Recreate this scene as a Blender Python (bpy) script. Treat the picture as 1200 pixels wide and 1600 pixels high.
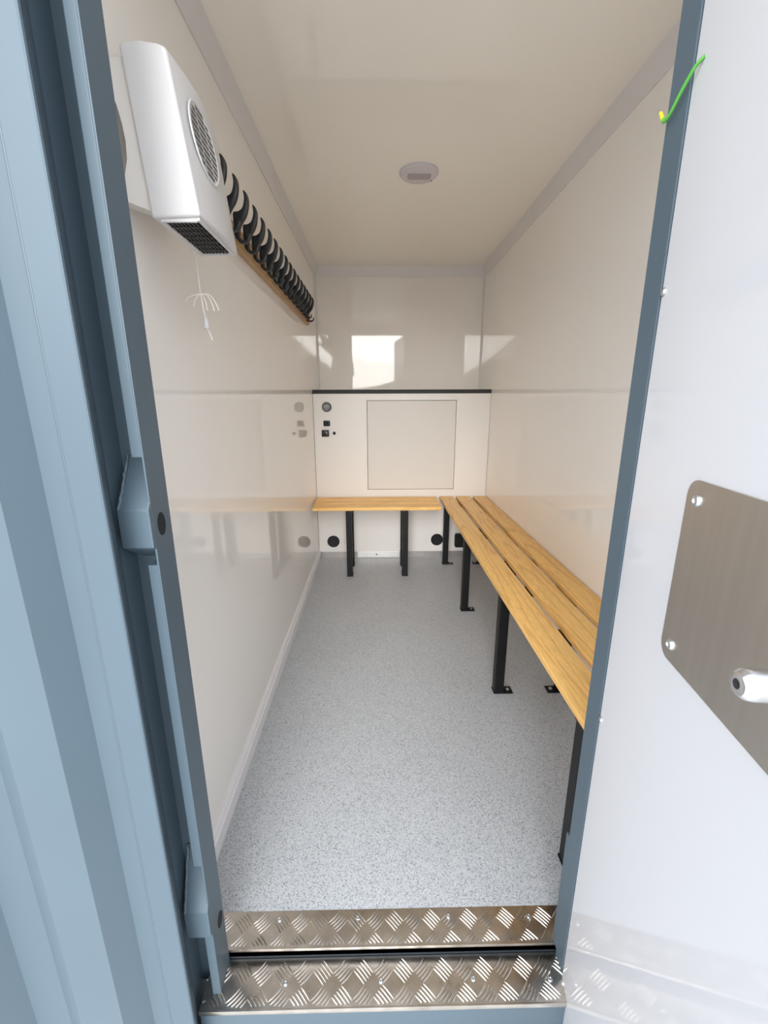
import bpy, bmesh, math, random
from mathutils import Vector, Matrix
random.seed(4)
S = bpy.context.scene
COL = S.collection
for o in list(bpy.data.objects):
    bpy.data.objects.remove(o)

# ------------------------------------------------------------------ camera
EYE = 1.22
pitch, yaw, roll = .2569, .0158, -.0035
fw = Vector((math.sin(yaw)*math.cos(pitch), math.cos(yaw)*math.cos(pitch), -math.sin(pitch)))
rt = Vector((math.cos(yaw), -math.sin(yaw), 0))
up = rt.cross(fw)
r2 = rt*math.cos(roll) + up*math.sin(roll)
u2 = -rt*math.sin(roll) + up*math.cos(roll)
cam = bpy.data.cameras.new('camera')
co = bpy.data.objects.new('camera', cam)
COL.objects.link(co)
m3 = Matrix((r2, u2, -fw)).transposed()
co.matrix_world = Matrix.Translation((0, 0, EYE)) @ m3.to_4x4()
cam.sensor_fit = 'VERTICAL'
cam.sensor_height = 24
cam.lens = 674.58/1600*24
cam.clip_start = .01
S.camera = co

# ------------------------------------------------------------------ sky, sun, exposure
W = bpy.data.worlds.new('overcast')
S.world = W
W.use_nodes = True
wn = W.node_tree.nodes
wl = W.node_tree.links
wn.clear()
wo = wn.new('ShaderNodeOutputWorld')
bg = wn.new('ShaderNodeBackground')
tc = wn.new('ShaderNodeTexCoord')
sx = wn.new('ShaderNodeSeparateXYZ')
wl.new(tc.outputs['Generated'], sx.inputs[0])
nz = wn.new('ShaderNodeTexNoise')
nz.inputs['Scale'].default_value = 9
wl.new(tc.outputs['Generated'], nz.inputs['Vector'])
ma = wn.new('ShaderNodeMath'); ma.operation = 'MULTIPLY_ADD'
ma.inputs[1].default_value = .10
wl.new(nz.outputs['Fac'], ma.inputs[0])
wl.new(sx.outputs['Z'], ma.inputs[2])
rp = wn.new('ShaderNodeValToRGB')
e = rp.color_ramp.elements
e[0].position = .0; e[0].color = (.16, .15, .14, 1)
e[1].position = 1.0; e[1].color = (.80, .88, 1.0, 1)
for p, c in ((.05, (.14, .15, .13, 1)), (.125, (.16, .18, .16, 1)), (.135, (1.30, 1.30, 1.28, 1)), (.45, (1.18, 1.20, 1.22, 1)), (.7, (.92, .97, 1.05, 1))):
    k = e.new(p); k.color = c
wl.new(ma.outputs[0], rp.inputs[0])
wl.new(rp.outputs[0], bg.inputs[0])
bg.inputs[1].default_value = 1.42
wl.new(bg.outputs[0], wo.inputs[0])

def sun(name, direction, strength, angle, colour):
    l = bpy.data.lights.new(name, 'SUN')
    l.energy = strength; l.angle = math.radians(angle); l.color = colour
    o = bpy.data.objects.new(name, l)
    COL.objects.link(o)
    o.location = (-2, -6, 5)
    o.rotation_euler = Vector(direction).to_track_quat('-Z', 'Y').to_euler()
sun('sun_through_cloud', (.06, 1, -.33), 1.6, 34, (1, .985, .96))

S.view_settings.view_transform = 'Standard'
S.view_settings.look = 'None'
S.view_settings.gamma = 1
S.view_settings.use_curve_mapping = False
S.view_settings.exposure = 1.20
S.cycles.max_bounces = 24
S.cycles.diffuse_bounces = 16
S.cycles.glossy_bounces = 8

# ------------------------------------------------------------------ materials
def mat(name, colour, rough=.5, metal=0, spec=.5, coat=0):
    m = bpy.data.materials.new(name)
    m.use_nodes = True
    b = m.node_tree.nodes['Principled BSDF']
    b.inputs['Base Color'].default_value = (*colour, 1)
    b.inputs['Roughness'].default_value = rough
    b.inputs['Metallic'].default_value = metal
    b.inputs['Specular IOR Level'].default_value = spec
    b.inputs['Coat Weight'].default_value = coat
    b.inputs['Coat Roughness'].default_value = .05
    return m

def vary(m, scale, amount, stretch=(1, 1, 1), bump=0, rough=0):
    """break a plain surface up with faint noise in colour, gloss and relief"""
    t = m.node_tree; n = t.nodes; l = t.links
    b = n['Principled BSDF']
    c = tuple(b.inputs['Base Color'].default_value)[:3]
    tc = n.new('ShaderNodeTexCoord'); mp = n.new('ShaderNodeMapping')
    mp.inputs['Scale'].default_value = stretch
    l.new(tc.outputs['Object'], mp.inputs[0])
    nz = n.new('ShaderNodeTexNoise'); nz.inputs['Scale'].default_value = scale
    nz.inputs['Detail'].default_value = 5
    l.new(mp.outputs[0], nz.inputs['Vector'])
    r = n.new('ShaderNodeValToRGB')
    r.color_ramp.elements[0].position = .3
    r.color_ramp.elements[1].position = .7
    r.color_ramp.elements[0].color = (*[x*(1-amount) for x in c], 1)
    r.color_ramp.elements[1].color = (*[min(1, x*(1+amount)) for x in c], 1)
    l.new(nz.outputs['Fac'], r.inputs[0]); l.new(r.outputs[0], b.inputs['Base Color'])
    if bump:
        bp = n.new('ShaderNodeBump'); bp.inputs['Strength'].default_value = bump
        bp.inputs['Distance'].default_value = .002
        l.new(nz.outputs['Fac'], bp.inputs['Height']); l.new(bp.outputs[0], b.inputs['Normal'])
    if rough:
        mr = n.new('ShaderNodeMapRange')
        r0 = b.inputs['Roughness'].default_value
        mr.inputs['To Min'].default_value = max(0, r0-rough); mr.inputs['To Max'].default_value = r0+rough
        l.new(nz.outputs['Fac'], mr.inputs[0]); l.new(mr.outputs[0], b.inputs['Roughness'])
    return m

M = {}
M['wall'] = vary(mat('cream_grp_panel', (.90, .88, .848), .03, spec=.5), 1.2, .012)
M['ceil'] = vary(mat('cream_grp_ceiling', (.875, .845, .77), .05, spec=.5), 1.2, .012)
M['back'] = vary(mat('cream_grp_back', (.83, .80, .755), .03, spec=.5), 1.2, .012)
M['panel'] = vary(mat('white_panel', (.765, .742, .715), .35), 1.5, .01)
M['hatch'] = vary(mat('hatch_white', (.655, .632, .60), .4), 1.5, .01)
M['cove'] = mat('grey_white_plastic_trim', (.73, .715, .71), .4)
M['skirt'] = mat('white_plastic_skirting', (.82, .82, .84), .3)
M['blue'] = vary(mat('blue_grey_steel_paint', (.070, .104, .132), .46, spec=.5), 3, .03, bump=.02)
M['gap_shade'] = mat('painted_gap_shade', (.010, .016, .024), .6)
M['door'] = vary(mat('white_door_lining', (.595, .60, .63), .05, spec=.5), 1.5, .01)
M['steel'] = vary(mat('brushed_stainless', (.58, .545, .50), .40, 1), 60, .05, (1, 1, .05), rough=.04)
M['chrome'] = mat('satin_chrome', (.88, .89, .92), .22, 1)
M['zinc'] = mat('zinc_screw', (.72, .76, .78), .3, 1)
M['black'] = vary(mat('black_powder_coat', (.004, .004, .005), .45, spec=.3), 20, .1)
M['plastic'] = mat('black_plastic', (.006, .0065, .009), .42, spec=.4)
M['rubber'] = mat('black_edge_rubber', (.018, .018, .02), .6)
M['white'] = mat('white_plastic', (.60, .595, .60), .35)
M['offwhite'] = mat('off_white_plastic', (.72, .70, .67), .38)
M['slot'] = mat('grille_inside_grey', (.10, .097, .094), .7)
M['darkgrey'] = mat('dark_grey_plastic', (.07, .075, .075), .4)
M['lightgrey'] = mat('light_fitting_plastic', (.62, .59, .61), .35)
M['lens'] = mat('sensor_lens_grey', (.36, .33, .35), .25)
M['hole'] = mat('open_hole_dark', (.006, .007, .009), .9)
M['cord'] = mat('white_cord', (.88, .87, .85), .7)
M['red'] = mat('dark_red_plastic', (.16, .02, .02), .45)
M['green'] = mat('green_cable', (.10, .42, .06), .4)
M['yellow'] = mat('yellow_cable', (.88, .74, .02), .4)
M['alu'] = vary(mat('aluminium_tread_plate', (.66, .61, .55), .30, 1), 30, .12, rough=.08)
M['alu_strip'] = vary(mat('aluminium_strip', (.70, .69, .68), .42, 1), 20, .06)
M['steel_skirt'] = vary(mat('steel_skirting', (.42, .40, .39), .45, 1), 20, .06)
M['concrete'] = vary(mat('concrete_yard', (.62, .61, .595), .85), 6, .15, bump=.2)

def vinyl():
    m = mat('speckled_vinyl', (.5, .5, .5), .42, spec=.35)
    t = m.node_tree; n = t.nodes; l = t.links; b = n['Principled BSDF']
    tc = n.new('ShaderNodeTexCoord')
    v = n.new('ShaderNodeTexVoronoi'); v.inputs['Scale'].default_value = 430
    l.new(tc.outputs['Object'], v.inputs['Vector'])
    sp = n.new('ShaderNodeSeparateColor'); l.new(v.outputs['Color'], sp.inputs[0])
    r = n.new('ShaderNodeValToRGB'); r.color_ramp.interpolation = 'CONSTANT'
    e = r.color_ramp.elements
    e[0].position = 0; e[0].color = (.50, .53, .565, 1)
    e[1].position = .93; e[1].color = (.25, .26, .28, 1)
    for p, c in ((.40, (.60, .61, .62, 1)), (.66, (.46, .485, .51, 1)), (.82, (.33, .35, .38, 1))):
        k = e.new(p); k.color = c
    l.new(sp.outputs[0], r.inputs[0])
    nz = n.new('ShaderNodeTexNoise'); nz.inputs['Scale'].default_value = 3
    l.new(tc.outputs['Object'], nz.inputs['Vector'])
    mx = n.new('ShaderNodeMix'); mx.data_type = 'RGBA'; mx.blend_type = 'MULTIPLY'
    mx.inputs[0].default_value = .12
    l.new(r.outputs[0], mx.inputs[6]); l.new(nz.outputs['Fac'], mx.inputs[7])
    l.new(mx.outputs[2], b.inputs['Base Color'])
    bp = n.new('ShaderNodeBump'); bp.inputs['Strength'].default_value = .12; bp.inputs['Distance'].default_value = .001
    l.new(sp.outputs[1], bp.inputs['Height']); l.new(bp.outputs[0], b.inputs['Normal'])
    return m
M['vinyl'] = vinyl()

def wood(name, axis, seed, light=(.93, .57, .19), dark=(.60, .27, .07), scale=1.0):
    m = mat(name, light, .42, spec=.4)
    t = m.node_tree; n = t.nodes; l = t.links; b = n['Principled BSDF']
    tc = n.new('ShaderNodeTexCoord'); mp = n.new('ShaderNodeMapping')
    st = [1, 1, 1]; st['xyz'.index(axis)] = .09
    mp.inputs['Scale'].default_value = st
    mp.inputs['Location'].default_value = (seed*.37, seed*.61, seed*.13)
    l.new(tc.outputs['Object'], mp.inputs[0])
    nz = n.new('ShaderNodeTexNoise'); nz.inputs['Scale'].default_value = 7*scale
    nz.inputs['Detail'].default_value = 2; nz.inputs['Distortion'].default_value = .3
    l.new(mp.outputs[0], nz.inputs['Vector'])
    mu = n.new('ShaderNodeMath'); mu.operation = 'MULTIPLY'; mu.inputs[1].default_value = 13
    l.new(nz.outputs['Fac'], mu.inputs[0])
    fr = n.new('ShaderNodeMath'); fr.operation = 'FRACT'
    l.new(mu.outputs[0], fr.inputs[0])
    r = n.new('ShaderNodeValToRGB')
    e = r.color_ramp.elements
    e[0].position = 0; e[0].color = (*light, 1)
    e[1].position = 1; e[1].color = (*light, 1)
    mid = tuple(a*.5+c*.5 for a, c in zip(light, dark))
    k = e.new(.55); k.color = (*[x*.97 for x in light], 1)
    k = e.new(.86); k.color = (*mid, 1)
    l.new(fr.outputs[0], r.inputs[0])
    fi = n.new('ShaderNodeTexNoise'); fi.inputs['Scale'].default_value = 260; fi.inputs['Detail'].default_value = 3
    l.new(mp.outputs[0], fi.inputs['Vector'])
    mr = n.new('ShaderNodeMapRange'); mr.inputs['From Min'].default_value = .3; mr.inputs['From Max'].default_value = .7
    mr.inputs['To Min'].default_value = .86; mr.inputs['To Max'].default_value = 1.08
    l.new(fi.outputs['Fac'], mr.inputs[0])
    mx = n.new('ShaderNodeMix'); mx.data_type = 'RGBA'; mx.blend_type = 'MULTIPLY'; mx.inputs[0].default_value = 1
    l.new(r.outputs[0], mx.inputs[6]); l.new(mr.outputs[0], mx.inputs[7])
    l.new(mx.outputs[2], b.inputs['Base Color'])
    return m

# ------------------------------------------------------------------ mesh helpers
class MB:
    def __init__(self):
        self.bm = bmesh.new()
    def box(self, x0, x1, y0, y1, z0, z1, bev=0):
        b = bmesh.new()
        bmesh.ops.create_cube(b, size=1)
        for v in b.verts:
            v.co = Vector(((x0+x1)/2+v.co.x*(x1-x0), (y0+y1)/2+v.co.y*(y1-y0), (z0+z1)/2+v.co.z*(z1-z0)))
        if bev:
            bmesh.ops.bevel(b, geom=b.edges[:], offset=bev, segments=2, affect='EDGES', profile=.6)
        return self.merge(b)
    def merge(self, b, mtx=None):
        if mtx is not None:
            bmesh.ops.transform(b, matrix=mtx, verts=b.verts[:])
        me = bpy.data.meshes.new('tmp')
        b.to_mesh(me); b.free()
        self.bm.from_mesh(me)
        bpy.data.meshes.remove(me)
        return self
    def prism(self, pts, vec, bev=0):
        """extrude the polygon pts (3-D points) along vec"""
        b = bmesh.new()
        f = b.faces.new([b.verts.new(p) for p in pts])
        r = bmesh.ops.extrude_face_region(b, geom=[f])
        vs = [g for g in r['geom'] if isinstance(g, bmesh.types.BMVert)]
        bmesh.ops.translate(b, vec=Vector(vec), verts=vs)
        bmesh.ops.recalc_face_normals(b, faces=b.faces[:])
        if bev:
            bmesh.ops.bevel(b, geom=b.edges[:], offset=bev, segments=2, affect='EDGES', profile=.6)
        return self.merge(b)
    def lathe(self, prof, c, axis, seg=32):
        """profile of (radius, height) turned about the axis through c"""
        a = Vector(axis).normalized()
        q = a.to_track_quat('Z', 'Y').to_matrix()
        b = bmesh.new()
        rings = []
        for (r, h) in prof:
            if r < 1e-6:
                rings.append([b.verts.new(Vector(c)+a*h)])
            else:
                rings.append([b.verts.new(Vector(c)+q @ Vector((r*math.cos(2*math.pi*k/seg), r*math.sin(2*math.pi*k/seg), h))) for k in range(seg)])
        for A, B in zip(rings, rings[1:]):
            for k in range(seg):
                k2 = (k+1) % seg
                if len(A) == 1 and len(B) > 1: b.faces.new((A[0], B[k], B[k2]))
                elif len(B) == 1 and len(A) > 1: b.faces.new((A[k], A[k2], B[0]))
                elif len(A) > 1: b.faces.new((A[k], A[k2], B[k2], B[k]))
        bmesh.ops.recalc_face_normals(b, faces=b.faces[:])
        return self.merge(b)
    def cyl(self, c, axis, r, h, bev=.0005, seg=32):
        return self.lathe([(0, 0), (r, 0), (r, h-bev), (r-bev, h), (0, h)], c, axis, seg)
    def tube(self, pts, rad, seg=10, flat=1.0, side=None):
        """sweep an ellipse along pts; rad per point (in plane), flat = ratio across"""
        b = bmesh.new()
        P = [Vector(p) for p in pts]
        R = rad if isinstance(rad, (list, tuple)) else [rad]*len(P)
        rings = []
        prev = None
        for i, p in enumerate(P):
            t = (P[min(i+1, len(P)-1)]-P[max(i-1, 0)]).normalized()
            if side is not None: s = Vector(side)
            else:
                s = prev if prev is not None else (Vector((0, 0, 1)) if abs(t.z) < .9 else Vector((0, 1, 0)))
            s = (s - t*s.dot(t)).normalized(); prev = s
            n = t.cross(s).normalized()
            fl = flat[i] if isinstance(flat, (list, tuple)) else flat
            rings.append([b.verts.new(p+n*R[i]*math.cos(2*math.pi*k/seg)+s*R[i]*fl*math.sin(2*math.pi*k/seg)) for k in range(seg)])
        for A, B in zip(rings, rings[1:]):
            for k in range(seg):
                b.faces.new((A[k], A[(k+1) % seg], B[(k+1) % seg], B[k]))
        b.faces.new(rings[0][::-1]); b.faces.new(rings[-1])
        bmesh.ops.recalc_face_normals(b, faces=b.faces[:])
        return self.merge(b)
    def build(self, name, m, parent=None, smooth=None, label=None, kind=None):
        me = bpy.data.meshes.new(name)
        org = Vector((0, 0, 0))
        if len(self.bm.verts):
            lo = [min(v.co[i] for v in self.bm.verts) for i in range(3)]
            hi = [max(v.co[i] for v in self.bm.verts) for i in range(3)]
            org = Vector(((lo[0]+hi[0])/2, (lo[1]+hi[1])/2, lo[2]))
        if parent is not None: org = Vector((0, 0, 0))
        bmesh.ops.translate(self.bm, vec=-org, verts=self.bm.verts[:])
        self.bm.to_mesh(me); self.bm.free()
        me.materials.append(m)
        if smooth is not None:
            for p in me.polygons: p.use_smooth = True
            me.set_sharp_from_angle(angle=math.radians(smooth))
        o = bpy.data.objects.new(name, me)
        COL.objects.link(o)
        o.location = org
        if parent is not None:
            o.parent = parent
            o.matrix_parent_inverse = Matrix.Identity(4)
            P = parent; off = Vector((0, 0, 0))
            while P is not None:
                off += P.location; P = P.parent
            o.location = -off          # geometry is given in world metres
        if label: o['label'] = label
        if kind: o['kind'] = kind
        return o

def smoothcurve(pts, n=6):
    P = [Vector(p) for p in pts]
    out = []
    for i in range(len(P)-1):
        p0 = P[max(i-1, 0)]; p1 = P[i]; p2 = P[i+1]; p3 = P[min(i+2, len(P)-1)]
        for k in range(n):
            t = k/n
            out.append(.5*((2*p1)+(p2-p0)*t+(2*p0-5*p1+4*p2-p3)*t*t+(3*p1-p0-3*p2+p3)*t**3))
    out.append(P[-1])
    return out

def tag(o, label, cat, group=None):
    o['label'] = label; o['category'] = cat
    if group: o['group'] = group
    return o
def thing(name, label, cat, loc, group=None):
    o = bpy.data.objects.new(name, None)
    o.empty_display_size = .05
    COL.objects.link(o); o.location = loc
    return tag(o, label, cat, group)
def struct(o):
    o['kind'] = 'structure'
    return o
def copy_tree(o, parent=None, delta=None):
    c = o.copy(); COL.objects.link(c); c.parent = parent
    if delta is not None: c.location = Vector(o.location)+Vector(delta)
    for ch in list(o.children): copy_tree(ch, c)
    return c

# ------------------------------------------------------------------ setting
XL, XR = -.4603, .8297          # inner faces of the side walls
D1, D2 = 3.2217, 3.610          # equipment panel, upper back wall
ZC = 2.178                      # ceiling
struct(MB().box(-14, 14, -24, 5, -.52, -.30).build('ground', M['concrete']))
struct(MB().box(XL-.01, XR+.01, .712, D2+.03, -.08, 0).build('floor', M['vinyl']))
struct(MB().box(XL-.04, XR+.04, .70, D2+.04, ZC, ZC+.05).build('ceiling', M['ceil']))
struct(MB().box(XL-.04, XL, .703, D2+.04, -.08, ZC).build('wall_left', M['wall']))
struct(MB().box(XR, XR+.04, .703, D2+.04, -.08, ZC).build('wall_right', M['wall']))
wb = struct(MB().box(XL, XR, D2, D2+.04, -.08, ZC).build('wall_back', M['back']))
MB().lathe([(0, .004), (.004, .003), (.006, 0)], (.291, D2, 1.66), (0, -1, 0), 12).build('screw', M['zinc'], wb, label='small screw in the glossy upper back wall')
f = MB()
f.box(XL, -.385, .704, .742, 0, ZC)
f.box(.45, XR, .704, .742, 0, ZC)
f.box(-.385, .45, .704, .742, 2.09, ZC)
struct(f.build('wall_front', M['wall']))

# covings where the walls meet the ceiling
def cove(name, p, n, a, b):
    """strip on the wall: p = wall coordinate, n = inward sign, along y (or x) from a to b"""
    m = MB()
    prof = [(0, -.066), (.004, -.068), (.010, -.060), (.016, -.030), (.026, -.010), (.030, 0), (0, 0)]
    if name != 'trim_3':
        m.prism([(p+n*u, a, ZC+w) for u, w in prof], (0, b-a, 0))
    else:
        m.prism([(a, p-u, ZC+w) for u, w in prof], (b-a, 0, 0))
    struct(m.build(name, M['cove'], smooth=40))
cove('trim_1', XL, 1, .742, D2)
cove('trim_2', XR, -1, .742, D2)
cove('trim_3', D2, 1, XL, XR)
def corner(name, x, n):
    struct(MB().prism([(x, D2, 0), (x, D2-.010, 0), (x+n*.003, D2-.010, 0), (x+n*.010, D2-.003, 0), (x+n*.010, D2, 0)], (0, 0, ZC)).build(name, M['cove']))
corner('trim_4', XL, 1)
corner('trim_5', XR, -1)

def skirting(name, x, n):
    m = MB()
    m.prism([(x, .742, 0), (x+n*.0146, .742, 0), (x+n*.0146, .742, .046), (x+n*.010, .742, .052), (x+n*.010, .742, .062), (x+n*.004, .742, .072), (x, .742, .072)], (0, D1-.742-.002, 0))
    struct(m.build(name, M['skirt'], smooth=30))
skirting('baseboard_left', XL, 1)
skirting('baseboard_right', XR, -1)
bb = struct(MB().box(XL+.016, XR-.016, D1+.004, D1+.010, 0, .052).build('baseboard_back', M['steel_skirt']))
MB().box(-.159, .174, D1-.001, D1+.004, .002, .051, .001).build('cover_plate', M['alu_strip'], bb, label='brighter bare metal plate in the middle of the back skirting')
MB().lathe([(0, .003), (.005, .002), (.006, 0)], (-.008, D1-.001, .028), (0, -1, 0), 12).build('screw', M['black'], bb, label='dark screw in the metal plate')

# ------------------------------------------------------------------ outside of the container
STX = [(-.4155, .584), (-.4533, .584)]
x = -.4533
prof = [(-.4120, .584)]
while x > -2.4:
    prof += [(x, .584), (x-.030, .547), (x-.107, .547), (x-.164, .584)]
    x -= .231
prof.append((x-.02, .584))
cs = MB()
cs.prism([(px, py, -.16) for px, py in prof]+[(prof[-1][0], .600, -.16), (prof[0][0], .600, -.16)], (0, 0, 2.48))
wo_ = struct(cs.build('wall_outer', M['blue']))
MB().prism([(-.416, .580, -.16), (-.3765, .580, -.16), (-.3742, .5812, -.16), (-.3735, .584, -.16), (-.4035, .645, -.16), (-.4035, .700, -.16), (-.416, .700, -.16)], (0, 0, 2.48)).build('corner_post', M['blue'], wo_)
MB().box(-.4040, -.352, .689, .702, -.06, 2.32).build('recess_plate', M['blue'], wo_)
MB().tube([(-.4165, .5815, -.16), (-.4165, .5815, 2.32)], .0022, 8).build('seam_weld', M['blue'], wo_, smooth=60)
w2 = struct(MB().box(.4045, 2.3, .664, .700, -.16, 2.32).build('wall_outer_right', M['blue']))
struct(MB().box(-2.4, 2.3, .56, D2+.06, 2.32, 2.40).build('trim_roof', M['blue']))
struct(MB().box(-2.4, 2.3, .60, .70, -.30, -.16, .004).build('trim_sill', M['blue']))

# left jamb with its two welded bolt boxes
jl = MB().box(-.3490, -.3458,   .645, .702, -.030, 2.11, .0008)
jamb = struct(jl.build('trim_6', M['blue']))
ZB = ((.973, 1.057, .996, 1.137), (.15, .224, .157, .338))
zs = [-.038, .150, .338, .968, 1.137, 2.11]
for a, c in ((-.030, .150), (.338, .966), (1.137, 2.11)):
    MB().box(-.3635, -.3488, .645, .689, a, c, .001).build('jamb_return', M['blue'], jamb)
def bolt_box(z_bot, z_top, z_roof, z_under):
    x0, x1 = -.3950, -.3460
    m = MB()
    pts = [(x0, .638, z_bot), (x0, .638, z_top), (x0, .689, z_roof), (x0, .689, z_under)]
    m.prism(pts, (x1-x0, 0, 0), .0025)
    # lumpy weld bead up the left edge of the sloping roof
    n = 16
    P = [Vector((x0+.0035, .640, z_top)).lerp(Vector((x0+.0035, .687, z_roof)), k/n) + Vector((random.uniform(-.0008, .0008), random.uniform(-.001, .0005), random.uniform(-.001, .001))) for k in range(n+1)]
    P += [Vector((x0+.0035, .687, z_roof)).lerp(Vector((x1-.006, .687, z_roof)), k/6) for k in range(1, 7)]
    m.tube(P, [random.uniform(.0018, .0034) for _ in P], 8)
    return m
bolt_box(.997, 1.058, 1.137, .966).build('bolt_box', M['blue'], jamb, label='upper welded bolt box on the left door jamb')
bolt_box(.155, .224, .340, .150).build('bolt_box', M['blue'], jamb, label='lower welded bolt box on the left door jamb')
for zc, yc, lab in ((1.0275, .670, 'upper dark oblong bolt hole in the jamb'), (.136, .683, 'lower dark round bolt hole in the jamb')):
    m = MB()
    m.prism([(-.3459, yc+.0125*math.cos(t), zc+.019*math.sin(t)) for t in [2*math.pi*k/28 for k in range(28)]], (.0004, 0, 0))
    m.build('bolt_hole', M['hole'], jamb, label=lab)

# right jamb, head and the sill step between the two treads
jr = MB()
jr.box(.4003, .4035, .660, .702, .004, 2.11, .0008)
jr.box(.4003, .4035, .7018, .713, .004, .322)
struct(jr.build('trim_7', M['blue']))
struct(MB().box(-.3635, .4045, .645, .704, 2.085, 2.32, .001).build('trim_8', M['blue']))
st = MB()
st.box(-.3850, .415, .622, .7040, -.16, -.0295, .001)
struct(st.build('trim_9', M['blue']))
struct(MB().box(-.384, .449, .7060, .712, -.08, -.006).build('trim_10', M['gap_shade']))  # near-black strip; the shade in the gap between the treads is put into its colour

# ------------------------------------------------------------------ door leaf, standing open on the right
HG = Vector((.4025, .6595, 0)); DD = Vector((-.1442, -.9895, 0)); DN = Vector((-.9895, .1442, 0))
DM = Matrix(((DD.x, DN.x, 0, HG.x), (DD.y, DN.y, 0, HG.y), (0, 0, 1, 0), (0, 0, 0, 1)))   # (s, off, z) -> world
def D(s, off, z): return DM @ Vector((s, off, z))
def dbox(m, s0, s1, o0, o1, z0, z1, bev=0):
    t = MB().box(s0, s1, o0, o1, z0, z1, bev)
    bmesh.ops.transform(t.bm, matrix=DM, verts=t.bm.verts[:])
    bmesh.ops.recalc_face_normals(t.bm, faces=t.bm.faces[:])
    return m.merge(t.bm)
door = struct(dbox(MB(), .004, .80, -.046, -.012, -.14, 2.10, .003).build('door_1', M['blue']))
dbox(MB(), 0, .79, -.012, 0, -.13, 2.09, .002).build('lining_panel', M['door'], door, label='white glossy inner lining of the open door')
# stainless plate with rounded corners
def rrect(s0, s1, z0, z1, r, n=8):
    out = []
    for (cs_, cz, a0) in ((s1-r, z1-r, 0), (s0+r, z1-r, 90), (s0+r, z0+r, 180), (s1-r, z0+r, 270)):
        for k in range(n+1):
            a = math.radians(a0+90*k/n)
            out.append((cs_+r*math.cos(a), cz+r*math.sin(a)))
    return out
pl = MB().prism([D(s, .0004, z) for s, z in rrect(.153, .520, .8915, 1.1265, .020)], DN*.0022)
plate = pl.build('handle_plate', M['steel'], door, label='taupe brushed steel plate on the white door')
for s, z in ((.176, 1.103), (.176, .914), (.497, 1.103), (.497, .914)):
    m = MB().lathe([(.0075, 0), (.0075, .0012), (.0058, .0034), (.0030, .0042), (.0024, .0028), (0, .0028)], D(s, .0026, z), DN, 20)
    m.build('screw', M['zinc'], plate, smooth=35)
hd = MB()
ROD_S, ROD_Z, ROD_O = .385, 1.003, .068
hd.lathe([(0, ROD_O-.004), (.0040, ROD_O-.004), (.0042, ROD_O-.0002), (.0052, ROD_O), (.0090, ROD_O-.001), (.0118, ROD_O-.0045), (.0130, ROD_O-.010), (.0130, .010), (.021, .0095), (.022, .0026)], D(ROD_S, 0, ROD_Z), DN, 40)
hdl = hd.build('handle', M['chrome'], door, smooth=35, label='chrome handle spindle standing out from the steel plate')
MB().lathe([(0, 0), (.0041, 0)], D(ROD_S, ROD_O-.0036, ROD_Z), DN, 20).build('socket_hole', M['hole'], hdl)
for s, z in ((.0075, 1.362), (.0075, .658), (.009, -.028), (.0075, 1.95)):
    MB().lathe([(.0060, 0), (.0060, .001), (.0042, .0030), (.0020, .0034), (0, .0022)], D(s, .0002, z), DN, 18).build('screw', M['zinc'], door, smooth=35)

# earth wire looping from the jamb to the door
ew = thing('earth_wire', 'green and yellow earth wire looped between the right jamb and the open door', 'cable', (.395, .70, 1.58))
gp = smoothcurve([(.3965, .704, 1.590), (.3940, .697, 1.583), (.3935, .685, 1.5845), (.3935, .664, 1.600), (.3945, .646, 1.6125), (.3985, .636, 1.618)], 8)
MB().tube(gp, .0022, 10).build('green_core', M['green'], ew, smooth=60, label='green stretch of the wire')
yp = smoothcurve([(.402, .722, 1.606), (.4005, .716, 1.600), (.3975, .708, 1.592), (.3965, .7035, 1.590)], 8)
MB().tube(yp, .0024, 10).build('yellow_core', M['yellow'], ew, smooth=60, label='yellow stretch of the wire')

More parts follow.
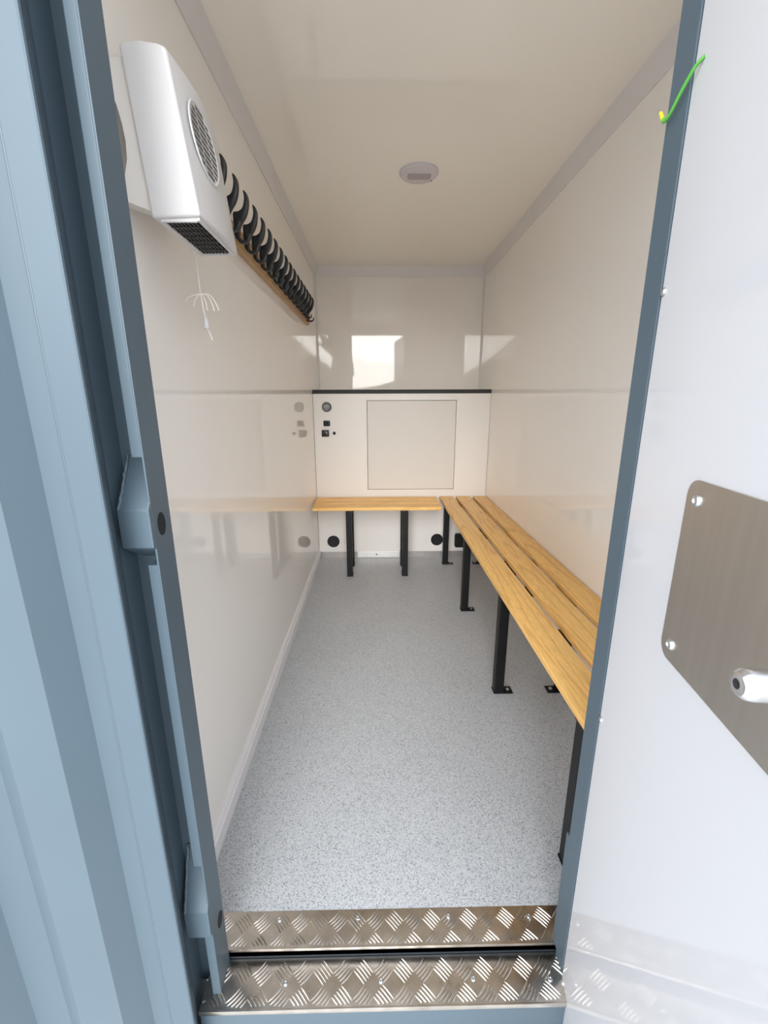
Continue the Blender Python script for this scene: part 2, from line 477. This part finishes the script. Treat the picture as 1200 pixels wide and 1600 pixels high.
# ------------------------------------------------------------------ tread plates
def tread(name, label, x0, x1, y0, y1, z, lip, screws, phase):
    t = thing(name, label, 'tread plate', ((x0+x1)/2, y0, z-lip))
    m = MB()
    m.box(x0, x1, y0, y1, z-.003, z, .0006)
    m.box(x0, x1, y0-.0015, y0+.0025, z-lip, z+.0002, .0011)
    # five-bar pattern, groups turning left and right in turn
    p = .0450
    b = bmesh.new()
    def bar(cx, cy, ang, bend):
        L, wd, ht, n = .0185, .0019, .0018, 6
        ca, sa = math.cos(ang), math.sin(ang)
        rows = []
        for k in range(n+1):
            u = -1+2*k/n
            q = max(0, 1-u*u)
            w = wd*math.sqrt(q)+.0001; h = ht*min(1, q*2.2)
            px = u*L; py = bend*(u*u-.5)
            row = []
            for (o, hh) in ((-w, 0), (0, h), (w, 0)):
                X = cx+px*ca-(py+o)*sa; Y = cy+px*sa+(py+o)*ca
                row.append((X, Y, z-.0001+hh))
            if any(not (x0+.002 < r[0] < x1-.002 and y0+.003 < r[1] < y1-.001) for r in row):
                if rows: break
                continue
            rows.append([b.verts.new(r) for r in row])
        for A, B in zip(rows, rows[1:]):
            b.faces.new((A[0], A[1], B[1], B[0])); b.faces.new((A[1], A[2], B[2], B[1]))
    ni = int((x1-x0)/p)+3; nj = int((y1-y0)/p)+3
    for i in range(-1, ni):
        for j in range(-1, nj):
            s = 1 if (i+j) % 2 else -1
            cx = x0+i*p+phase; cy = y0+j*p+.5*phase
            ang = math.radians(45*s)
            for k in range(5):
                o = (k-2)*.0068
                bar(cx-o*math.sin(ang), cy+o*math.cos(ang), ang, .0014*s)
    bmesh.ops.recalc_face_normals(b, faces=b.faces[:])
    for f_ in b.faces:
        if f_.normal.z < 0: f_.normal_flip()
    m.merge(b)
    m.build('plate', M['alu'], t, smooth=50)
    for sxp, syp in screws:
        MB().lathe([(.0050, 0), (.0050, .0012), (.0032, .0024), (.0016, .0016), (0, .0016)], (sxp, syp, z), (0, 0, 1), 16).build('screw', M['zinc'], t, smooth=40)
tread('tread_plate', 'upper checker plate strip along the edge of the speckled floor', -.384, .444, .7075, .783, 0.0005, .0215, ((-.245, .764), (-.055, .764), (.165, .764), (.36, .760)), .012)
tread('tread_plate', 'lower checker plate step outside the doorway, nearest the camera', -.3840, .4150, .6175, .7045, -.0260, .0115, ((-.21, .660), (0, .660), (.205, .660), (.375, .656)), .030)

# ------------------------------------------------------------------ benches
def leg_set(parent, cx, cy, dirv, gap, ztop):
    """two square legs with inward foot tabs and a top bar; dirv = horizontal unit vector front -> rear"""
    d = Vector(dirv); s = Vector((-d.y, d.x, 0)); h = .02
    ends = ((Vector((cx, cy, 0)), d), (Vector((cx, cy, 0))+d*gap, -d))
    def obox(m, c, a0, a1, b0, b1, z0, z1, bev, dd):
        P = [c+dd*a+s*bb for a, bb in ((a0, b0), (a1, b0), (a1, b1), (a0, b1))]
        x_ = [p.x for p in P]; y_ = [p.y for p in P]
        m.box(min(x_), max(x_), min(y_), max(y_), z0, z1, bev)
    for c, dd in ends:
        lm = MB(); obox(lm, c, -h, h, -h, h, .004, ztop-.030, .003, dd)
        leg = lm.build('leg', M['black'], parent)
        fm = MB(); obox(fm, c, -h-.003, h+.040, -h-.002, h+.002, 0, .0055, .002, dd)
        fm.build('foot_plate', M['black'], leg)
        bm_ = MB().lathe([(.0075, 0), (.0075, .003), (.005, .0055), (0, .0058)], c+dd*(h+.022)+Vector((0, 0, .0055)), (0, 0, 1), 16)
        bm_.build('bolt', M['zinc'], leg, smooth=40)
    cm = MB(); obox(cm, Vector((cx, cy, 0)), -h-.005, gap+h+.005, -h, h, ztop-.030, ztop, .003, d)
    cm.build('cross_bar', M['black'], parent)

ZT = .500
bench = thing('slatted_bench', 'long slatted wooden bench with black legs along the right wall', 'bench', (.645, 2.0, 0))
for k, (a, c) in enumerate(((.4715, .5775), (.600, .706), (.7285, .8240))):
    MB().box(a, c, .800, 3.206, ZT-.022, ZT, .003).build('slat', wood('oak_slat_right', 'y', k*2+1.3), bench, smooth=35)
for y in (.884, 1.597, 2.336, 3.082):
    leg_set(bench, .5125, y, (1, 0, 0), .270, ZT-.022)
# short bracket bars seen through the gaps
for y in (1.255, 1.88):
    MB().box(.49, .815, y-.022, y+.022, ZT-.034, ZT-.022, .002).build('under_batten', M['black'], bench)

bench2 = thing('slatted_bench', 'short slatted wooden bench with black legs against the back panel', 'bench', (0, 3.03, 0))
for k in range(3):
    y0 = 2.860+k*.1165
    MB().box(-.4435+.0-.004*k, .440+.004*k, y0, y0+.106, ZT-.022, ZT, .003).build('slat', wood('oak_slat_back', 'x', k*3+2.2), bench2, smooth=35)
for x in (-.197, .192):
    leg_set(bench2, x, 2.868, (0, 1, 0), .225, ZT-.022)

# ------------------------------------------------------------------ equipment panel across the back
ZP = 1.2806
eq = thing('equipment_cabinet', 'white boxed-in equipment cabinet across the back of the room behind the short bench', 'cabinet', ((XL+XR)/2, D1, 0))
HX0, HX1, HZ0, HZ1 = -.071, .5815, .551, 1.2075
fp = MB()
for a in ((XL+.002, HX0, .052, ZP-.03), (HX1, XR-.002, .052, ZP-.03), (HX0, HX1, .052, HZ0), (HX0, HX1, HZ1, ZP-.03)):
    fp.box(a[0], a[1], D1, D1+.018, a[2], a[3])
fp.build('front_panel', M['panel'], eq)
MB().box(XL+.002, XR-.002, D1-.001, D2-.012, ZP-.016, ZP-.001, .001).build('top_panel', M['panel'], eq)
MB().box(XL+.002, XR-.002, D1-.006, D1+.004, ZP-.026, ZP+.002, .002).build('edge_strip', M['rubber'], eq, label='black rubber strip along the top edge of the cabinet')
MB().box(XL+.002, XR-.002, D1-.0015, D1+.002, ZP-.034, ZP-.024, .0005).build('edge_lip', M['panel'], eq)
hf = MB()
e_ = .016
for a in ((HX0-e_, HX0, HZ0-e_, HZ1+e_), (HX1, HX1+e_, HZ0-e_, HZ1+e_), (HX0, HX1, HZ0-e_, HZ0), (HX0, HX1, HZ1, HZ1+e_)):
    hf.box(a[0], a[1], D1-.003, D1+.001, a[2], a[3], .001)
hf.build('hatch_frame', M['panel'], eq)
MB().box(HX0+.003, HX1-.003, D1-.0025, D1+.014, HZ0+.003, HZ1-.003, .0015).build('access_hatch', M['hatch'], eq, label='large square flush hatch in the cabinet front')
for x, z in ((-.437, 1.19), (-.437, .72), (.81, 1.189), (.81, .72), (-.425, .135)):
    MB().lathe([(.0055, 0), (.004, .0025), (0, .003)], (x, D1, z), (0, -1, 0), 14).build('screw', M['offwhite'], eq, smooth=40)

def disc_on_panel(x, z, prof, name, m, parent=None, **k):
    return MB().lathe(prof, (x, D1, z), (0, -1, 0), 36).build(name, m, parent, smooth=35, **k)
th = thing('thermostat', 'round dark grey dial above the black sockets on the back cabinet', 'dial', (-.361, D1, 1.162))
disc_on_panel(-.361, 1.162, [(.0345, 0), (.0345, .006), (.031, .010), (.0285, .009), (0, .009)], 'rim', M['darkgrey'], th)
disc_on_panel(-.361, 1.162, [(.0275, .009), (.0265, .012), (0, .012)], 'dial_face', mat('dial_grey', (.12, .125, .125), .3), th)
mk = MB()
for dz, w in ((.013, .018), (.006, .040), (.000, .044), (-.013, .026)):
    mk.box(-.361-w/2, -.361+w/2, D1-.0126, D1-.0119, 1.162+dz-.0016, 1.162+dz+.0016)
mk.build('dial_marking', mat('dial_print', (.42, .43, .43), .5), th)

so = thing('rocker_switch', 'small black rocker switch midway between the dial and the square socket', 'switch', (-.365, D1, 1.046))
MB().box(-.389, -.341, D1-.006, D1, 1.026, 1.066, .005).build('bezel', M['plastic'], so, smooth=40)
MB().prism([(-.382, D1-.006, 1.031), (-.382, D1-.006, 1.061), (-.382, D1-.012, 1.061)], (.030, 0, 0), .001).build('rocker', M['plastic'], so)
pw = thing('power_socket', 'black square socket with a shiny catch, lowest on the back cabinet above the bench', 'socket', (-.377, D1, .975))
MB().box(-.404, -.350, D1-.014, D1, .951, .999, .004).build('body', M['plastic'], pw, smooth=40)
MB().box(-.398, -.356, D1-.018, D1-.013, .972, .995, .002).build('flap', M['plastic'], pw)
MB().tube(smoothcurve([(-.376, D1-.0185, .986), (-.368, D1-.020, .984), (-.364, D1-.020, .978), (-.367, D1-.019, .971)], 5), .0022, 8).build('catch', M['zinc'], pw, smooth=60)
kn = thing('push_button', 'tiny black round button right of the square socket', 'button', (-.3125, D1, .975))
disc_on_panel(-.3125, .975, [(.0115, 0), (.0115, .004), (.009, .006), (0, .006)], 'collar', M['plastic'], kn)
disc_on_panel(-.3125, .975, [(.0065, .006), (.006, .010), (0, .011)], 'plunger', M['plastic'], kn)

def vent(x, z, label):
    t = thing('round_vent', label, 'vent', (x, D1, z-.047), 'round black vents low on the cabinet')
    disc_on_panel(x, z, [(.0475, 0), (.0475, .005), (.044, .008), (.040, .007), (.040, .004), (0, .004)], 'flange', M['plastic'], t)
    g = MB()
    for k in range(-4, 5):
        dz = k*.0088
        w = math.sqrt(.0395**2-dz*dz)
        g.box(x-w, x+w, D1-.0072, D1-.0035, z+dz-.0022, z+dz+.0022)
    g.build('louvre', M['plastic'], t)
vent(-.346, .138, 'black round vent low on the back cabinet, left of the short bench legs')
vent(.466, .1465, 'black round vent on the back cabinet beside the far leg of the long bench')
bx = thing('junction_box', 'black rounded rectangular box low on the back cabinet under the long bench', 'box', (.655, D1, .087))
MB().prism([(a, D1, b_) for a, b_ in rrect(.604, .706, .087, .198, .014)], (0, -.022, 0)).build('body', M['plastic'], bx, smooth=35)
MB().prism([(a, D1-.022, b_) for a, b_ in rrect(.612, .698, .095, .190, .010)], (0, -.003, 0)).build('lid', M['plastic'], bx, smooth=35)
for a in (-.262, .382):
    MB().box(a-.0015, a+.0015, D1-.0012, D1, .115, .163).build('slit', M['lightgrey'], eq)

# ------------------------------------------------------------------ coat rack on the left wall
rack = thing('coat_rack', 'wooden rail with a long row of black double coat hooks high on the left wall', 'coat rack', (XL, 2.1, 1.69))
MB().box(XL, XL+.021, 1.17, 3.085, 1.690, 1.752, .002).build('rail', wood('pine_rail', 'y', 5.5, (.47, .30, .145), (.33, .19, .085)), rack)
def hook_mesh(y):
    """flat moulded double hook: horn above, leg on the rail, prong curling up below"""
    m = MB()
    tx, tz = -.4035, 1.840
    outer = smoothcurve([(0, 0, 0), (.008, 0, -.008), (.0122, 0, -.021), (.0117, 0, -.036), (.008, 0, -.053), (.001, 0, -.070), (-.009, 0, -.084), (-.018, 0, -.098), (-.0225, 0, -.115), (-.0215, 0, -.128), (-.013, 0, -.1365), (-.002, 0, -.135), (.004, 0, -.128), (.007, 0, -.118)], 4)
    inner = smoothcurve([(.0105, 0, -.118), (.0095, 0, -.130), (.003, 0, -.140), (-.010, 0, -.1455), (-.023, 0, -.143), (-.031, 0, -.134), (-.0356, 0, -.118), (-.0356, 0, -.062), (-.030, 0, -.0585), (-.021, 0, -.057), (-.009, 0, -.0495), (-.0024, 0, -.035), (.0002, 0, -.019), (-.0018, 0, -.002)], 4)
    pts = [(tx+p.x, y-.0075, tz+p.z) for p in outer+inner]
    m.prism(pts, (0, .015, 0), .0012)
    m.box(XL+.0205, XL+.0245, y-.014, y+.014, 1.716, 1.776, .0015)
    return m
HY0, HS = 1.4405, .10265
h0 = hook_mesh(HY0).build('hook', M['plastic'], rack, smooth=50)
s0 = MB().lathe([(.0045, 0), (.003, .002), (0, .0025)], (XL+.027, HY0, 1.712), (1, 0, 0), 10).build('screw', M['zinc'], h0, smooth=40)
for k in list(range(-2, 0))+list(range(1, 16)):
    copy_tree(h0, rack, (0, k*HS, 0))
rc = MB()
rc.box(XL+.0215, XL+.040, 2.955, 2.967, 1.694, 1.742, .003)
rc.box(XL+.030, XL+.044, 2.957, 2.966, 1.690, 1.702, .002)
tag(rc.build('clip', M['red']), 'small dark red clip hanging at the far end of the coat rack', 'clip')

# ------------------------------------------------------------------ fan heater
Y0, Y1 = .880, 1.100
heater = thing('fan_heater', 'white wall fan heater with a round grille beside the door, high on the left wall', 'heater', (-.40, Y0, 1.53))
TL, TR, BR, BL = (-.4165, 1.783), (-.3410, 1.778), (-.3115, 1.5345), (-.3965, 1.531)
def hp(y): return [(TL[0], y, TL[1]), (-.385, y, 1.787), (-.355, y, 1.783), (TR[0], y, TR[1]), (BR[0], y, BR[1]), (BL[0], y, BL[1])]
OX0, OX1, OY0, OY1, OZ = -.378, -.319, Y0+.012, Y1-.030, 1.533
# casing: hollow underneath where the warm air leaves
b = bmesh.new()
N = 8
rows = []
for k in range(N+1):
    t = k/N; y = Y0+(Y1-Y0)*t
    bow = .008*(1-(2*t-1)**2)
    rows.append([b.verts.new((px+(bow if i in (3, 4) else bow*.5 if i == 2 else 0), py, pz)) for i, (px, py, pz) in enumerate(hp(y))])
for A, B in zip(rows, rows[1:]):
    for i in range(5):
        b.faces.new((A[i], A[i+1], B[i+1], B[i]))
    b.faces.new((A[5], A[0], B[0], B[5]))
b.faces.new(rows[0]); b.faces.new(rows[-1][::-1])
bmesh.ops.recalc_face_normals(b, faces=b.faces[:])
eds = [ed for ed in b.edges if len(ed.link_faces) == 2 and ed.calc_face_angle(0) > .9]
bmesh.ops.bevel(b, geom=eds, offset=.005, segments=4, affect='EDGES', profile=.5)
hc = MB(); hc.merge(b)
hc.build('casing', M['white'], heater)
# rim and outlet under the casing
def zb(x): return BL[1]+(BR[1]-BL[1])*(x-BL[0])/(BR[0]-BL[0])
m = MB()
m.prism([(OX0, OY0, zb(OX0)-.0005), (OX1, OY0, zb(OX1)-.0005), (OX1, OY1, zb(OX1)-.0005), (OX0, OY1, zb(OX0)-.0005)], (0, 0, -.0012))
og = m.build('outlet', M['hole'], heater, label='dark warm air outlet under the heater')
m = MB()
for k in range(1, 8):
    x = OX0+(OX1-OX0)*k/8
    m.box(x-.0012, x+.0012, OY0, OY1, 1.5295, 1.5325)
for k in range(1, 7):
    y = OY0+(OY1-OY0)*k/7
    m.box(OX0, OX1, y-.0015, y+.0015, 1.5285, 1.5315)
m.build('outlet_grid', mat('outlet_black', (.02, .02, .022), .4), og)
m = MB()
m.box(OX0-.006, OX0, OY0-.006, OY1+.006, 1.5270, 1.5335, .001)
m.box(OX1, OX1+.005, OY0-.006, OY1+.006, 1.5290, 1.5355, .001)
m.box(OX0, OX1, OY0-.006, OY0, 1.5275, 1.5345, .001)
m.box(OX0, OX1, OY1, OY1+.006, 1.5275, 1.5345, .001)
m.build('outlet_rim', M['white'], og)
# round intake grille on the front face (local frame: a along y, c up the face)
fo = Vector((TR[0]+.008, 0, TR[1])); fd = (Vector((BR[0], 0, BR[1]))-Vector((TR[0], 0, TR[1]))).normalized()
fnorm = Vector((-fd.z, 0, fd.x)).normalized()
if fnorm.x < 0: fnorm = -fnorm
GC = Vector((0, .972, 0))+Vector((TR[0]+.0085, 0, TR[1]))+fd*.094
GR = .0615
m = MB().lathe([(GR+.003, -.001), (GR+.0025, .0012), (GR, .0014), (GR-.0015, .0005), (0, .0005)], GC, fnorm, 48)
gr = m.build('intake_grille', M['white'], heater, smooth=35, label='round slotted intake grille on the heater front')
m = MB()
cols = ((-.06, -.0235), (-.0175, .0175), (.0235, .06))
nsl = 11
for (a0, a1) in cols:
    for k in range(nsl):
        c_ = -.052+.104*k/(nsl-1)
        half = math.sqrt(max(0, (GR-.006)**2-c_*c_))
        p0, p1 = max(a0, -half), min(a1, half)
        if p1-p0 < .006: continue
        up_ = -fd
        base = GC+fnorm*.0006
        q = [base+Vector((0, p0, 0))+up_*(c_-.0030), base+Vector((0, p1, 0))+up_*(c_-.0030), base+Vector((0, p1, 0))+up_*(c_+.0030), base+Vector((0, p0, 0))+up_*(c_+.0030)]
        m.prism(q, fnorm*.0005)
m.build('slot', M['slot'], gr, kind='stuff')
# rear housing with a cut-out for pipes
prof = [(-.4105, 1.768), (XL, 1.768), (XL, 1.748), (-.4475, 1.748), (-.4475, 1.736), (XL, 1.736), (XL, 1.727), (-.4415, 1.718), (-.4365, 1.702), (-.4315, 1.675), (-.4295, 1.650), (-.4310, 1.625), (-.4385, 1.600), (XL, 1.590), (XL, 1.566), (-.4325, 1.5575), (-.3985, 1.545)]
m = MB().prism([(x, Y0+.010, z) for x, z in prof], (0, .045, 0))
m.build('rear_housing', M['offwhite'], heater, label='wall housing behind the heater with a curved cut-out')
# pull switch with cord, a tied bundle and cone
PX, PY = -.398, 1.075
m = MB().cyl((PX, PY, 1.552), (0, 0, -1), .009, .016, .002, 16)
cs_ = m.build('pull_switch', M['offwhite'], heater, smooth=40, label='pull cord switch under the heater')
PT = [(-.398, 1.075, 1.540), (-.3970, 1.075, 1.50), (-.3955, 1.075, 1.452)]
m = MB().tube(smoothcurve(PT, 6), .0009, 8)
kz = 1.450
for dx, dy, dz, mid in ((-.036, .0, -.016, .010), (-.020, .004, -.026, .004), (.012, .0, -.034, .002), (.028, -.002, -.036, .012), (.037, .002, -.034, .016)):
    m.tube(smoothcurve([(-.3955, 1.075, kz), (-.3955+dx*.5, 1.075+dy, kz-.002+mid*.3-.004), (-.3955+dx*.85, 1.075+dy, kz+dz*.55), (-.3955+dx, 1.075+dy, kz+dz)], 5), .0009, 8)
m.tube(smoothcurve([(-.3950, 1.075, kz), (-.3935, 1.075, 1.425), (-.3905, 1.075, 1.402)], 6), .0010, 8)
m.tube(smoothcurve([(-.3890, 1.075, 1.378), (-.3840, 1.075, 1.368), (-.3785, 1.075, 1.352)], 5), .0010, 8)
m.build('pull_cord', M['cord'], cs_, smooth=60)
MB().lathe([(0, 0), (.0028, 0), (.0035, -.003), (.0062, -.018), (.0072, -.0185), (.0074, -.0225), (.0066, -.024), (0, -.0235)], (-.3892, 1.075, 1.4015), (0, 0, 1), 20).build('cord_pull', M['white'], cs_, smooth=40)

# ------------------------------------------------------------------ ceiling light
lt = thing('ceiling_light', 'round grey ceiling light with a small sensor window in the ceiling', 'ceiling light', (.193, 2.202, ZC))
LC = (.193, 2.202, ZC)
MB().lathe([(.086, 0), (.086, .006), (.080, .013), (.060, .017), (0, .018)], LC, (0, 0, -1), 48).build('cover', M['lightgrey'], lt, smooth=35)
MB().prism([(a, b_, ZC-.0165) for a, b_ in rrect(.143, .245, 2.176, 2.222, .012)], (0, 0, -.004), .001).build('sensor_window', M['lens'], lt)
for a, b_ in ((.200, 2.147), (.198, 2.172), (.252, 2.243)):
    MB().lathe([(0, .0015), (.0035, .001), (.0035, 0)], (a, b_, ZC-.0150), (0, 0, -1), 12).build('screw_hole', M['hole'], lt)
